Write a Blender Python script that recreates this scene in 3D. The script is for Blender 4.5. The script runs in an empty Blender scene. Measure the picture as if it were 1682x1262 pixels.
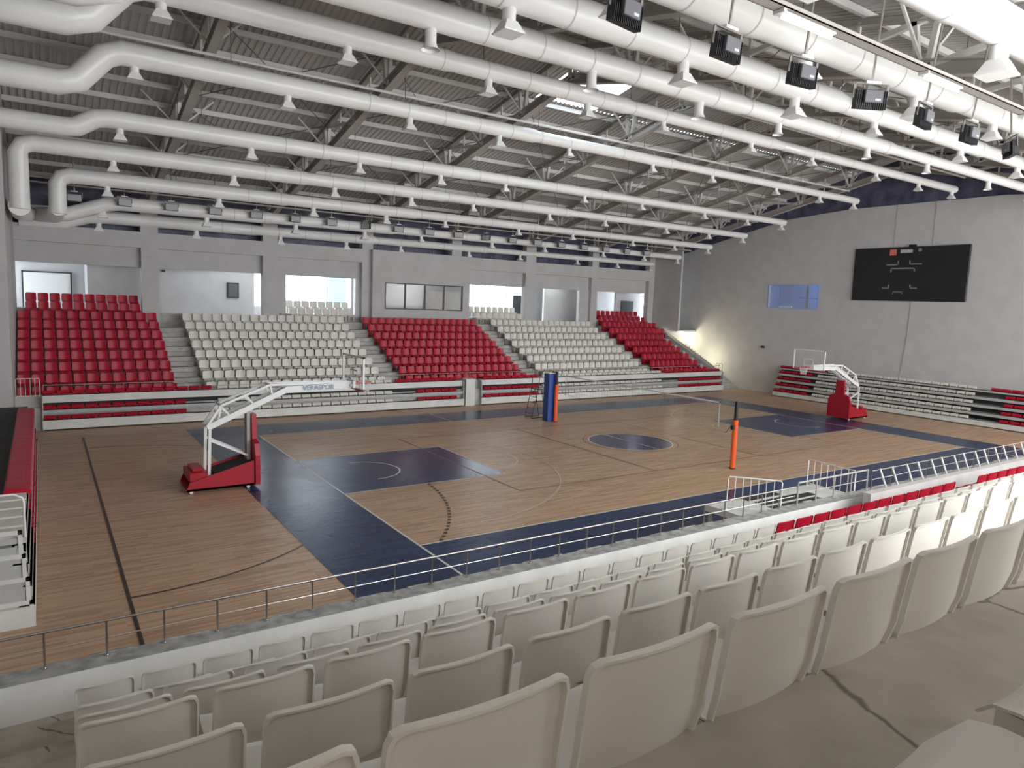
import bpy, bmesh, math, random
from mathutils import Vector, Matrix, Euler
random.seed(7)
SC = bpy.context.scene
COL = SC.collection
PI = math.pi

# ------------------------------------------------------------------ camera
cam_d = bpy.data.cameras.new('camera'); cam = bpy.data.objects.new('camera', cam_d); COL.objects.link(cam)
cam_d.sensor_width = 36.0; cam_d.lens = 36.0 * 1146.03 / 1682.0
cam_d.clip_start = 0.05; cam_d.clip_end = 400
cam.location = (-7.36985, -14.59037, 5.88502)
cam.rotation_euler = (1.45490396, -0.0366117626, -0.591213216)
SC.camera = cam

# ------------------------------------------------------------------ world, lights, exposure
SC.view_settings.view_transform = 'Standard'; SC.view_settings.look = 'None'
SC.view_settings.gamma = 1.0; SC.view_settings.use_curve_mapping = False
SC.view_settings.exposure = 0.0
w = bpy.data.worlds.new('overcast_sky'); SC.world = w; w.use_nodes = True
bg = w.node_tree.nodes['Background']; bg.inputs[0].default_value = (0.80, 0.90, 1.0, 1); bg.inputs[1].default_value = 6.0

def area(name, loc, rot, sx, sy, power, color=(1, 1, 1), spread=PI):
    l = bpy.data.lights.new(name, 'AREA'); l.shape = 'RECTANGLE'; l.size = sx; l.size_y = sy
    l.energy = power; l.color = color; l.spread = spread
    o = bpy.data.objects.new(name, l); COL.objects.link(o); o.location = loc; o.rotation_euler = rot
    return o
R = math.radians
# daylight through the long glazed gallery on the near side, behind and to the right of the viewer
area('daylight_near_gallery', (17, -17.4, 7.0), (R(90), 0, 0), 38, 4.0, 5400, (1.0, 0.98, 0.95))
area('daylight_near_end', (35.5, -10, 5.5), (R(78), 0, R(70)), 6, 3.0, 500, (1.0, 0.95, 0.86))
area('fill_behind_viewer', (-7.4, -17.3, 8.0), (R(84), 0, 0), 9, 3.8, 125, (1.0, 0.92, 0.82))  # added soft fill in front of the closed wall, lifts the near seats
# daylight through the two glazed bays of the far gallery
area('daylight_far_window', (6.6, 32.9, 6.1), (R(-90), 0, 0), 6.4, 2.4, 520, (0.86, 0.93, 1.0))
area('daylight_far_window_right', (22.0, 32.9, 6.1), (R(-90), 0, 0), 5.6, 2.4, 420, (0.86, 0.95, 1.0))
# stair lamp under the stairwell block
def point(name, loc, power, color, r=.1):
    l = bpy.data.lights.new(name, 'POINT'); l.energy = power; l.color = color; l.shadow_soft_size = r
    o = bpy.data.objects.new(name, l); COL.objects.link(o); o.location = loc
point('stair_lamp_light', (35.5, 24.9, 3.6), 130, (1.0, 0.94, 0.66), .15)
point('stair_lamp_light_low', (35.4, 22.3, 2.1), 90, (1.0, 0.94, 0.66), .15)
point('blue_room_light', (38.3, 15.0, 7.6), 60, (0.35, 0.6, 1.0), .3)
point('corridor_fill', (2.6, 29.2, 7.75), 85, (0.84, 0.95, 1.0), .2)  # added point light hidden behind the lintel, brightens the pale gallery wall
point('corridor_light_right', (26.2, 28.9, 7.75), 40, (0.9, 0.97, 1.0), .2)
point('control_room_light', (13.6, 29.0, 6.9), 30, (0.95, 1.0, 0.95), .3)

# ------------------------------------------------------------------ materials
def mat(name, base=(0.8, 0.8, 0.8), rough=.5, metal=0., spec=.5, emit=None, es=1., alpha=1., trans=0.):
    m = bpy.data.materials.new(name); m.use_nodes = True
    b = m.node_tree.nodes['Principled BSDF']
    b.inputs['Base Color'].default_value = (*base, 1); b.inputs['Roughness'].default_value = rough
    b.inputs['Metallic'].default_value = metal
    b.inputs['Specular IOR Level'].default_value = spec
    if emit: b.inputs['Emission Color'].default_value = (*emit, 1); b.inputs['Emission Strength'].default_value = es
    if trans: b.inputs['Transmission Weight'].default_value = trans
    if alpha < 1: b.inputs['Alpha'].default_value = alpha
    return m
def nd(m, t, **kw):
    n = m.node_tree.nodes.new(t)
    for k, v in kw.items():
        if k in n.inputs: n.inputs[k].default_value = v
        else: setattr(n, k, v)
    return n
def lk(m, a, b): m.node_tree.links.new(a, b)
def vary(m, scale=4., c1=None, c2=None, detail=4., stretch=(1, 1, 1), bump=0., bscale=None, lo=.35, hi=.65, rot=(0, 0, 0)):
    """noise driven colour variation between c1 and c2 in object space"""
    b = m.node_tree.nodes['Principled BSDF']
    tc = nd(m, 'ShaderNodeTexCoord'); mp = nd(m, 'ShaderNodeMapping'); mp.inputs['Scale'].default_value = stretch
    mp.inputs['Rotation'].default_value = rot
    lk(m, tc.outputs['Object'], mp.inputs['Vector'])
    n = nd(m, 'ShaderNodeTexNoise', Scale=scale, Detail=detail)
    lk(m, mp.outputs[0], n.inputs['Vector'])
    cr = nd(m, 'ShaderNodeValToRGB'); cr.color_ramp.elements[0].position = lo; cr.color_ramp.elements[1].position = hi
    cr.color_ramp.elements[0].color = (*c1, 1); cr.color_ramp.elements[1].color = (*c2, 1)
    lk(m, n.outputs['Fac'], cr.inputs[0]); lk(m, cr.outputs[0], b.inputs['Base Color'])
    if bump:
        n2 = nd(m, 'ShaderNodeTexNoise', Scale=bscale or scale * 4, Detail=6.)
        lk(m, mp.outputs[0], n2.inputs['Vector'])
        bp = nd(m, 'ShaderNodeBump', Strength=bump); lk(m, n2.outputs['Fac'], bp.inputs['Height']); lk(m, bp.outputs[0], b.inputs['Normal'])
    return m

M = {}
M['wall'] = vary(mat('painted_wall', rough=.75), 1.2, (.505, .492, .488), (.545, .536, .532), bump=.03, bscale=30)
M['wall_grey'] = vary(mat('grey_parapet', rough=.7), 2., (.50, .47, .46), (.56, .53, .52))  # greyer and darker than the white parapet
M['parapet_white'] = vary(mat('white_parapet_paint', rough=.6), 2., (.70, .70, .68), (.80, .80, .78))
M['concrete'] = vary(mat('raw_concrete', rough=.85), 3., (.36, .325, .27), (.48, .435, .37), detail=8., bump=.12, bscale=40)
M['ledge'] = vary(mat('rough_ledge_concrete', rough=.9), 6., (.24, .24, .235), (.42, .42, .41), detail=10., bump=.3, bscale=30)
M['step'] = vary(mat('stand_concrete', rough=.85), 3., (.40, .39, .375), (.52, .51, .49), detail=7., bump=.1)
M['white_seat'] = vary(mat('white_plastic', rough=.42), 2.5, (.67, .64, .585), (.74, .71, .655), detail=6.)
M['red_seat'] = mat('red_plastic', (.43, .006, .026), .42, spec=.35)
M['bracket'] = mat('dark_seat_bracket', (.10, .095, .09), .6, .3)
M['duct'] = vary(mat('white_duct_sheet', rough=.33), .8, (.82, .815, .80), (.88, .875, .865), detail=3.)
M['duct_shiny'] = mat('bare_foil_duct', (.95, .96, .97), .3, .35)
M['seam'] = mat('duct_seam', (.58, .57, .55), .45)
M['steel_white'] = vary(mat('white_painted_steel', rough=.5), 1., (.60, .585, .56), (.68, .665, .64))
M['steel_grey'] = mat('grey_painted_steel', (.40, .375, .345), .5)
M['deck'] = mat('roof_deck', (.52, .51, .49), .55)
M['rod'] = mat('dark_brace_rod', (.16, .15, .14), .5, .4)
M['chrome'] = mat('stainless_steel', (.52, .49, .46), .30, 1.)
M['rail_white'] = mat('white_rail_paint', (.72, .72, .70), .45)
M['black'] = mat('black_casing', (.014, .014, .016), .45)
M['darkgrey'] = mat('dark_grey_casing', (.085, .085, .095), .5)
M['lens'] = mat('lamp_lens', (.45, .46, .48), .15)
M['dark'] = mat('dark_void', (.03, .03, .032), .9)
M['platform'] = vary(mat('dark_platform', rough=.8), 3., (.035, .035, .035), (.055, .055, .052))
M['fascia'] = vary(mat('white_bleacher_board', rough=.5), 1.5, (.66, .665, .635), (.74, .745, .72))
M['fascia_grey'] = mat('grey_bleacher_board', (.46, .47, .47), .5)
M['hoop_red'] = mat('red_padding', (.36, .006, .018), .45)
M['hoop_white'] = mat('white_hoop_steel', (.78, .79, .79), .35)
M['orange'] = mat('orange_padding', (.80, .105, .025), .45)
M['blue_pad'] = mat('blue_padding', (.020, .065, .30), .45)
M['rim'] = mat('rim_orange', (.65, .06, .02), .4)
M['net'] = mat('net_cord', (.72, .72, .72), .8)
M['net_dark'] = mat('volleyball_net_cord', (.30, .27, .25), .8)
M['glass'] = mat('window_glass', (.9, .95, .95), .02, 0, .5, alpha=.16)
M['board_glass'] = mat('backboard_glass', (.75, .82, .82), .05, 0, .5, alpha=.14)
M['frame_dark'] = mat('dark_window_frame', (.02, .022, .024), .4)
M['screen'] = mat('scoreboard_face', (.012, .012, .015), .6)
M['screen_mark'] = mat('scoreboard_grey_marks', (.22, .22, .24), .6)
M['screen_text'] = mat('scoreboard_pale_marks', (.45, .45, .48), .6)
M['screen_red'] = mat('scoreboard_red_mark', (.62, .16, .12), .6)
M['tube'] = mat('lit_tube', (.9, .9, .9), .4, emit=(.93, .95, 1.), es=2.2)
M['blue_room'] = vary(mat('blue_room_wall', rough=.6), 2., (.30, .40, .62), (.38, .48, .72))
M['brown'] = mat('brown_cabinet', (.26, .16, .12), .6)
M['outside_white'] = mat('outside_white_wall', (.85, .85, .84), .8)
M['outside_blue'] = mat('outside_blue_column', (.25, .52, .85), .6)
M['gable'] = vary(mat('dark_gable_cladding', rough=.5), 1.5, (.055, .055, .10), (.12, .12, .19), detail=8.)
M['skylight'] = mat('skylight_pane', (.9, .95, 1.), .1, alpha=.25)
M['cable'] = mat('grey_cable', (.35, .34, .33), .6)
M['door_dark'] = mat('dark_door', (.05, .055, .06), .5)
M['ink_blue'] = mat('blue_lettering', (.16, .26, .38), .6)
M['line_white'] = mat('white_court_line', (.74, .71, .66), .4)
M['line_tan'] = mat('pale_court_line', (.62, .50, .39), .35)
M['line_brown'] = mat('brown_court_line', (.20, .11, .065), .4)
M['line_black'] = mat('black_court_line', (.03, .022, .016), .4)

# wood court: planks running along the hall
def wood(name, ramp, rough, mixw=1.0):
    m = mat(name, rough=rough, spec=.3); b = m.node_tree.nodes['Principled BSDF']
    tc = nd(m, 'ShaderNodeTexCoord')
    br = nd(m, 'ShaderNodeTexBrick'); br.offset = .37
    br.inputs['Scale'].default_value = 1.; br.inputs['Brick Width'].default_value = .9; br.inputs['Row Height'].default_value = .075
    br.inputs['Mortar Size'].default_value = .0
    br.inputs['Color1'].default_value = (0, 0, 0, 1); br.inputs['Color2'].default_value = (1, 1, 1, 1); br.inputs['Bias'].default_value = 0
    lk(m, tc.outputs['Object'], br.inputs['Vector'])
    mp = nd(m, 'ShaderNodeMapping'); mp.inputs['Scale'].default_value = (.9, 9., 1.); lk(m, tc.outputs['Object'], mp.inputs['Vector'])
    n = nd(m, 'ShaderNodeTexNoise', Scale=1.3, Detail=9., Roughness=.65); lk(m, mp.outputs[0], n.inputs['Vector'])
    n2 = nd(m, 'ShaderNodeTexNoise', Scale=.22, Detail=3.); lk(m, tc.outputs['Object'], n2.inputs['Vector'])
    mx = nd(m, 'ShaderNodeMix', data_type='FLOAT'); mx.inputs[0].default_value = .62
    lk(m, br.outputs['Color'], mx.inputs[2]); lk(m, n.outputs['Fac'], mx.inputs[3])
    cr = nd(m, 'ShaderNodeValToRGB')
    e = cr.color_ramp.elements; e[0].position = .22; e[0].color = (*ramp[0], 1); e[1].position = .78; e[1].color = (*ramp[2], 1)
    k = e.new(.5); k.color = (*ramp[1], 1)
    lk(m, mx.outputs[0], cr.inputs[0]); lk(m, cr.outputs[0], b.inputs['Base Color'])
    rr = nd(m, 'ShaderNodeMapRange'); rr.inputs[3].default_value = rough - .08; rr.inputs[4].default_value = rough + .14
    lk(m, n2.outputs['Fac'], rr.inputs[0]); lk(m, rr.outputs[0], b.inputs['Roughness'])
    bp = nd(m, 'ShaderNodeBump', Strength=.05, Distance=.02); lk(m, mx.outputs[0], bp.inputs['Height']); lk(m, bp.outputs[0], b.inputs['Normal'])
    return m
M['wood'] = wood('court_planks', ((.36, .225, .135), (.52, .335, .205), (.64, .435, .28)), .36)
M['court_blue'] = wood('blue_court_paint', ((.010, .022, .075), (.018, .036, .110), (.030, .056, .155)), .24)

def crack_concrete():
    m = M['concrete']; b = m.node_tree.nodes['Principled BSDF']
    old = b.inputs['Base Color'].links[0].from_socket
    tc = nd(m, 'ShaderNodeTexCoord')
    nz = nd(m, 'ShaderNodeTexNoise', Scale=2.2, Detail=5.); lk(m, tc.outputs['Object'], nz.inputs['Vector'])
    mxv = nd(m, 'ShaderNodeMix', data_type='VECTOR'); mxv.inputs[0].default_value = .22
    lk(m, tc.outputs['Object'], mxv.inputs[4]); lk(m, nz.outputs['Color'], mxv.inputs[5])
    vo = nd(m, 'ShaderNodeTexVoronoi', feature='DISTANCE_TO_EDGE', Scale=1.15); lk(m, mxv.outputs[1], vo.inputs['Vector'])
    cr = nd(m, 'ShaderNodeValToRGB'); cr.color_ramp.elements[0].position = .003; cr.color_ramp.elements[0].color = (.38, .36, .33, 1)
    cr.color_ramp.elements[1].position = .012; cr.color_ramp.elements[1].color = (1, 1, 1, 1)
    lk(m, vo.outputs['Distance'], cr.inputs[0])
    mm = nd(m, 'ShaderNodeMix', data_type='RGBA', blend_type='MULTIPLY'); mm.inputs[0].default_value = 1
    lk(m, old, mm.inputs[6]); lk(m, cr.outputs[0], mm.inputs[7]); lk(m, mm.outputs[2], b.inputs['Base Color'])
crack_concrete()
M['court_blue'].node_tree.nodes['Principled BSDF'].inputs['Specular IOR Level'].default_value = .25

# ------------------------------------------------------------------ mesh helpers
class MB:
    def __init__(s): s.bm = bmesh.new()
    def _faces(s, vs, fs):
        v = [s.bm.verts.new(p) for p in vs]
        for f in fs:
            try: s.bm.faces.new([v[i] for i in f])
            except ValueError: pass
        return v
    def box(s, x0, y0, z0, x1, y1, z1):
        s._faces([(x0, y0, z0), (x1, y0, z0), (x1, y1, z0), (x0, y1, z0), (x0, y0, z1), (x1, y0, z1), (x1, y1, z1), (x0, y1, z1)],
                 [(3, 2, 1, 0), (4, 5, 6, 7), (0, 1, 5, 4), (1, 2, 6, 5), (2, 3, 7, 6), (3, 0, 4, 7)]); return s
    def quad(s, *p): s._faces(p, [tuple(range(len(p)))]); return s
    def bar(s, p, q, wd, h, up=(0, 0, 1)):
        p = Vector(p); q = Vector(q); d = (q - p).normalized(); u = Vector(up)
        if abs(d.dot(u)) > .98: u = Vector((1, 0, 0))
        a = d.cross(u).normalized() * wd / 2; b = a.cross(d).normalized() * h / 2
        vs = [c + sa * a + sb * b for c in (p, q) for sa, sb in ((-1, -1), (1, -1), (1, 1), (-1, 1))]
        s._faces(vs, [(3, 2, 1, 0), (4, 5, 6, 7), (0, 1, 5, 4), (1, 2, 6, 5), (2, 3, 7, 6), (3, 0, 4, 7)]); return s
    def tube(s, pts, r, n=10, cap=True):
        pts = [Vector(p) for p in pts]; rs = r if isinstance(r, (list, tuple)) else [r] * len(pts)
        rings = []; prev = None
        for i, p in enumerate(pts):
            d = (pts[min(i + 1, len(pts) - 1)] - pts[max(i - 1, 0)]).normalized()
            if prev is None:
                u = Vector((0, 0, 1)) if abs(d.z) < .9 else Vector((1, 0, 0))
                a = d.cross(u).normalized()
            else:
                a = (prev - d * prev.dot(d)).normalized()
            prev = a; b = d.cross(a)
            rings.append([s.bm.verts.new(p + (a * math.cos(2 * PI * k / n) + b * math.sin(2 * PI * k / n)) * rs[i]) for k in range(n)])
        for A, B in zip(rings, rings[1:]):
            for k in range(n): s.bm.faces.new((A[k], A[(k + 1) % n], B[(k + 1) % n], B[k]))
        if cap:
            s.bm.faces.new(rings[0][::-1]); s.bm.faces.new(rings[-1])
        return s
    def prism(s, poly, axis, a, b):
        def P(u, v, t): return {'x': (t, u, v), 'y': (u, t, v), 'z': (u, v, t)}[axis]
        n = len(poly); vs = [P(u, v, a) for u, v in poly] + [P(u, v, b) for u, v in poly]
        s._faces(vs, [tuple(range(n))[::-1], tuple(range(n, 2 * n))] + [(i, (i + 1) % n, n + (i + 1) % n, n + i) for i in range(n)]); return s
    def ring_flat(s, cx, cy, z, r0, r1, a0=0., a1=2 * PI, n=64):
        for i in range(n):
            t0 = a0 + (a1 - a0) * i / n; t1 = a0 + (a1 - a0) * (i + 1) / n
            s.quad((cx + r0 * math.cos(t0), cy + r0 * math.sin(t0), z), (cx + r1 * math.cos(t0), cy + r1 * math.sin(t0), z),
                   (cx + r1 * math.cos(t1), cy + r1 * math.sin(t1), z), (cx + r0 * math.cos(t1), cy + r0 * math.sin(t1), z))
        return s
    def frust(s, c, w0, w1, z0, z1):   # square flared piece
        x, y = c
        vs = [(x - w0, y - w0, z0), (x + w0, y - w0, z0), (x + w0, y + w0, z0), (x - w0, y + w0, z0),
              (x - w1, y - w1, z1), (x + w1, y - w1, z1), (x + w1, y + w1, z1), (x - w1, y + w1, z1)]
        s._faces(vs, [(3, 2, 1, 0), (4, 5, 6, 7), (0, 1, 5, 4), (1, 2, 6, 5), (2, 3, 7, 6), (3, 0, 4, 7)]); return s
    def bevel(s, wd=.01, seg=2):
        bmesh.ops.remove_doubles(s.bm, verts=s.bm.verts[:], dist=1e-5)
        bmesh.ops.bevel(s.bm, geom=s.bm.edges[:], offset=wd, segments=seg, affect='EDGES', profile=.5); return s
    def mesh(s, name, m, smooth=False, recalc=True):
        if recalc: bmesh.ops.recalc_face_normals(s.bm, faces=s.bm.faces[:])
        me = bpy.data.meshes.new(name); s.bm.to_mesh(me); s.bm.free(); me.materials.append(m)
        if smooth:
            me.polygons.foreach_set('use_smooth', [True] * len(me.polygons))
            try: me.set_sharp_from_angle(angle=R(40))
            except Exception: pass
        return me
    def build(s, name, m, parent=None, smooth=False, recalc=True):
        return link(name, s.mesh(name, m, smooth, recalc), parent)

def link(name, me, parent=None):
    o = bpy.data.objects.new(name, me); COL.objects.link(o)
    if parent: o.parent = parent
    return o
def tag(o, label, cat, group=None):
    o['label'] = label; o['category'] = cat
    if group: o['group'] = group
    return o
def struct(o): o['kind'] = 'structure'; return o
def thing(name, label, cat, loc=(0, 0, 0), rz=0., group=None):
    o = bpy.data.objects.new(name, None); o.empty_display_size = .1; COL.objects.link(o); o.location = loc; o.rotation_euler = (0, 0, rz)
    return tag(o, label, cat, group)
def copy_tree(root, loc, rz=None, label=None, group=None):
    r = root.copy(); COL.objects.link(r); r.location = loc
    if rz is not None: r.rotation_euler = (0, 0, rz)
    if label: r['label'] = label
    if group: r['group'] = group
    for ch in list(root.children):
        c = ch.copy(); COL.objects.link(c); c.parent = r
        for g in list(ch.children):
            d = g.copy(); COL.objects.link(d); d.parent = c
    return r
def nth(n):
    W = ['zeroth', 'first', 'second', 'third', 'fourth', 'fifth', 'sixth', 'seventh', 'eighth', 'ninth', 'tenth', 'eleventh', 'twelfth']
    if n < len(W): return W[n]
    return '%d%s' % (n, 'th' if 10 <= n % 100 <= 20 else {1: 'st', 2: 'nd', 3: 'rd'}.get(n % 10, 'th'))

# ================================================================== SETTING
XL, XR = -8.35, 36.9
YC = 27.3                       # face of the far columns
TRX = [-2.47, 3.70, 9.87, 16.03, 22.2, 28.37, 34.53]
def chord_z(y):                 # truss bottom chord, gable with ridge at y = 7.5
    yy = y if y > 7.5 else 15 - y
    return 10.2 + .214 * (27.5 - yy)
def roof_z(y):
    return chord_z(y) + 1.45

f = MB(); f.box(-12, -7.0, -.3, 37.5, 30, 0); struct(f.build('floor', M['wood']))
# painted areas and lines
cb = MB(); z = .004
for x0, y0, x1, y1 in ((-2.4, -2.4, 0, 17.4), (28, -2.4, 30.4, 17.4), (0, -2.4, 28, 0), (0, 15, 28, 17.4), (0, 5.05, 5.8, 9.95), (22.2, 5.05, 28, 9.95)):
    cb.quad((x0, y0, z), (x1, y0, z), (x1, y1, z), (x0, y1, z))
cb.quad(*[(14 + 1.8 * math.cos(2 * PI * i / 64), 7.5 + 1.8 * math.sin(2 * PI * i / 64), z) for i in range(64)])
struct(cb.build('court_paint', M['court_blue']))
def seg(mb, x0, y0, x1, y1, wd, z):
    d = Vector((x1 - x0, y1 - y0, 0)).normalized(); n = Vector((-d.y, d.x, 0)) * wd / 2
    a = Vector((x0, y0, z)); b = Vector((x1, y1, z)); mb.quad(a - n, b - n, b + n, a + n)
lw = MB(); z = .008
for x in (0, 28): seg(lw, x, -2.4, x, 15 if x == 0 else 15, .06, z)
for y in (0, 15): seg(lw, 0, y, 28, y, .06, z)
seg(lw, 14, 5.7, 14, 9.3, .05, z)
lw.ring_flat(14, 7.5, z, 1.8, 1.86)
for cx, a0, a1 in ((1.575, -PI / 2, PI / 2), (26.425, PI / 2, 3 * PI / 2)): lw.ring_flat(cx, 7.5, z, 1.22, 1.28, a0, a1, 32)
seg(lw, 28, 15, 28, 17.4, .05, z)
for x in (5.8, 22.2): seg(lw, x, 5.05, x, 9.95, .05, z)
for y in (5.05, 9.95):
    seg(lw, 0, y, 5.8, y, .05, z); seg(lw, 22.2, y, 28, y, .05, z)
seg(lw, 9.2, 15, 9.2, 17.4, .05, z)
struct(lw.build('court_lines_white', M['line_white']))
lt = MB()
a3 = math.acos(.0 + (28 - 26.425) / 6.75) if False else math.asin(6.6 / 6.75)
for cx, s_, b0 in ((1.575, 1, 0), (26.425, -1, PI)):
    lt.ring_flat(cx, 7.5, z, 6.72, 6.78, b0 - a3, b0 + a3, 80)
    lt.ring_flat(7.6 - 1.8 if s_ > 0 else 22.2, 7.5, z, 1.77, 1.83, b0 - PI / 2, b0 + PI / 2, 40)
xe = 1.575 + 6.75 * math.cos(a3)
for y in (.9, 14.1): seg(lt, 0, y, xe, y, .05, z); seg(lt, 28, y, 28 - xe, y, .05, z)
struct(lt.build('court_lines_pale', M['line_tan']))
lb = MB()
seg(lb, 5, 3, 23, 3, .05, z); seg(lb, 5, 12, 23, 12, .05, z)
for x in (5, 23, 11, 17): seg(lb, x, 3, x, 12, .05, z)
lb.ring_flat(14, 7.5, z, 2.05, 2.09)
struct(lb.build('court_lines_brown', M['line_brown']))
lk_ = MB(); zb = .012
GX = -6.15
seg(lk_, GX, -5.6, GX, 17.1, .065, zb)
lk_.ring_flat(GX, 6.0, zb - .006, 5.97, 6.03, -PI / 2, math.acos((GX * 0 + 3.75) / 6.0) * -1, 24)
lk_.ring_flat(GX, 9.0, zb - .006, 5.97, 6.03, math.acos(3.75 / 6.0), PI / 2, 24)
for i in range(60):
    t = R(-60 + i * 1.7)
    if math.sin(t) * 9 + 6 < .05: continue
    if math.sin(t) * 9 + 6 > 5.0: break
    lk_.ring_flat(GX, 6.0, zb, 8.96, 9.05, t, t + R(.85), 2)
struct(lk_.build('court_lines_black', M['line_black']))

# ---- right wall with one blue window
WY0, WY1, WZ0, WZ1 = 13.75, 17.75, 6.22, 7.86
top = [(29.2, 9.75), (16.8, 12.44), (12.0, 12.78), (3.0, 12.78), (-2.0, 12.4), (-17.5, 8.9)]
def wall_top(y):
    for (a, za), (b, zb_) in zip(top, top[1:]):
        if b <= y <= a: return zb_ + (za - zb_) * (y - b) / (a - b)
    return top[0][1]
wr = MB()
def strip(mb, ys, zlo, zhi, x0, x1):
    for a, b in zip(ys, ys[1:]):
        poly = [(a, zlo(a)), (b, zlo(b)), (b, zhi(b)), (a, zhi(a))]
        mb.prism(poly, 'x', x0, x1)
strip(wr, [-17.5, -2, 3, 12, WY0], lambda y: 0, wall_top, XR, XR + .25)
strip(wr, [WY0, 16.8, WY1], lambda y: 0, lambda y: WZ0, XR, XR + .25)
strip(wr, [WY0, 16.8, WY1], lambda y: WZ1, wall_top, XR, XR + .25)
strip(wr, [WY1, 29.2], lambda y: 0, wall_top, XR, XR + .25)
struct(wr.build('wall_right', M['wall']))
g = MB()
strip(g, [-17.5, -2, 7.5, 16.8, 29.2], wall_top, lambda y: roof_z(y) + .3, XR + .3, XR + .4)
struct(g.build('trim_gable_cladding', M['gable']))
# blue lit room behind the window
br = MB()
br.box(XR + .3, 12.5, 5.6, XR + 3.2, 12.6, 8.8).box(XR + .3, 19, 5.6, XR + 3.2, 19.1, 8.8).box(XR + 3.1, 12.5, 5.6, XR + 3.2, 19, 8.8)
br.box(XR + .26, 12.5, 5.5, XR + 3.2, 19.1, 5.6).box(XR + .26, 12.5, 8.8, XR + 3.2, 19.1, 8.9)
struct(br.build('wall_blue_room', M['blue_room']))
wf = MB()
wf.box(XR - .02, WY0 - .05, WZ0 - .05, XR + .06, WY1 + .05, WZ0).box(XR - .02, WY0 - .05, WZ1, XR + .06, WY1 + .05, WZ1 + .05)
wf.box(XR - .02, WY0 - .05, WZ0, XR + .06, WY0, WZ1).box(XR - .02, WY1, WZ0, XR + .06, WY1 + .05, WZ1)
w1 = struct(wf.build('window_1', M['blue_room']))
MB().box(XR + .02, WY0, WZ0, XR + .03, WY1, WZ1).build('pane', M['glass'], w1)
MB().box(XR + .5, 14.9, 5.62, XR + .62, 15.02, 8.78).box(XR + .52, 14.2, 6.95, XR + .6, 15.6, 7.0).build('blue_room_post', M['frame_dark']); tag(bpy.data.objects['blue_room_post'], 'dark post with crossbar inside the blue window room', 'post')
lampb = MB().box(XR + 1.2, 16.6, 6.25, XR + 1.3, 17.6, 6.4).build('bright_sill_panel', M['outside_white']); tag(lampb, 'small white panel at lower left of the blue window', 'panel')

# seam lines and cables on the right wall
cab = MB().tube([(XR - .03, 7.5, 6.86), (XR - .03, 7.55, 4.6), (XR - .03, 7.75, 2.3)], .018, 6).build('wall_cable', M['cable'])
tag(cab, 'thin grey cable running down the right wall below the scoreboard', 'cable')
for i, (y, z0) in enumerate(((8.9, 12.8), (6.6, 12.8))):
    o = MB().tube([(XR - .03, y, 10.2), (XR - .03, y, z0)], .012, 6).build('hanging_wire', M['cable'])
    tag(o, ('left' if i == 0 else 'right') + ' thin wire running up the wall from the scoreboard top', 'wire')
o = MB().box(XR - .12, 17.7, 3.25, XR, 17.95, 3.4).box(XR - .2, 17.8, 3.28, XR - .1, 17.86, 3.36).bevel(.01, 1).build('wall_sensor', M['black'])
tag(o, 'small black sensor box on the right wall near the lit stair', 'sensor')

# ---- stairwell block, lit stair
sb = MB(); sb.box(34.85, 24.4, 4.08, 35.02, 28.2, 11.0).box(35.02, 24.4, 4.08, XR, 28.2, 4.22)
struct(sb.build('wall_stair_block', M['wall']))
st = MB()
NS = 18
for i in range(NS):
    st.box(34.75, 19.9 + i * .31, 0, XR, 19.9 + (i + 1) * .31, .17 * (i + 1))
st.box(34.75, 19.9 + NS * .31, 0, XR, 30, .17 * NS)
struct(st.build('stair_flight', M['step']))
sl = MB().box(36.55, 25.5, 3.98, 36.85, 26.1, 4.08).bevel(.02).build('stair_lamp', M['tube']); tag(sl, 'lit lamp tucked under the stairwell block at the right end', 'lamp')

# ---- roof deck (corrugated) with a skylight gap
dk = MB()
def deck(y0, y1, xa, xb):
    x = xa; p = .25
    z0, z1 = roof_z(y0), roof_z(y1)
    prof = []
    while x < xb - 1e-6:
        for dx, h in ((0, 0), (.09, 0), (.125, .05), (.215, .05)): prof.append((min(x + dx, xb), h))
        x += p
    prof.append((xb, 0))
    for (a, ha), (b, hb) in zip(prof, prof[1:]):
        if b - a < 1e-6: continue
        dk.quad((a, y0, z0 + ha), (b, y0, z0 + hb), (b, y1, z1 + hb), (a, y1, z1 + ha))
SKX0, SKX1, SKY0, SKY1 = 11.2, 14.6, 8.6, 11.8
deck(7.5, SKY0, -12.3, XR + .5); deck(SKY0, SKY1, -12.3, SKX0); deck(SKY0, SKY1, SKX1, XR + .5); deck(SKY1, 29.4, -12.3, XR + .5)
deck(7.5, -17.6, -12.3, XR + .5)
struct(dk.build('ceiling', M['deck']))
sk = MB().quad((SKX0, SKY0, roof_z(SKY0) + .06), (SKX1, SKY0, roof_z(SKY0) + .06), (SKX1, SKY1, roof_z(SKY1) + .06), (SKX0, SKY1, roof_z(SKY1) + .06))
struct(sk.build('window_skylight', M['skylight']))

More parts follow.
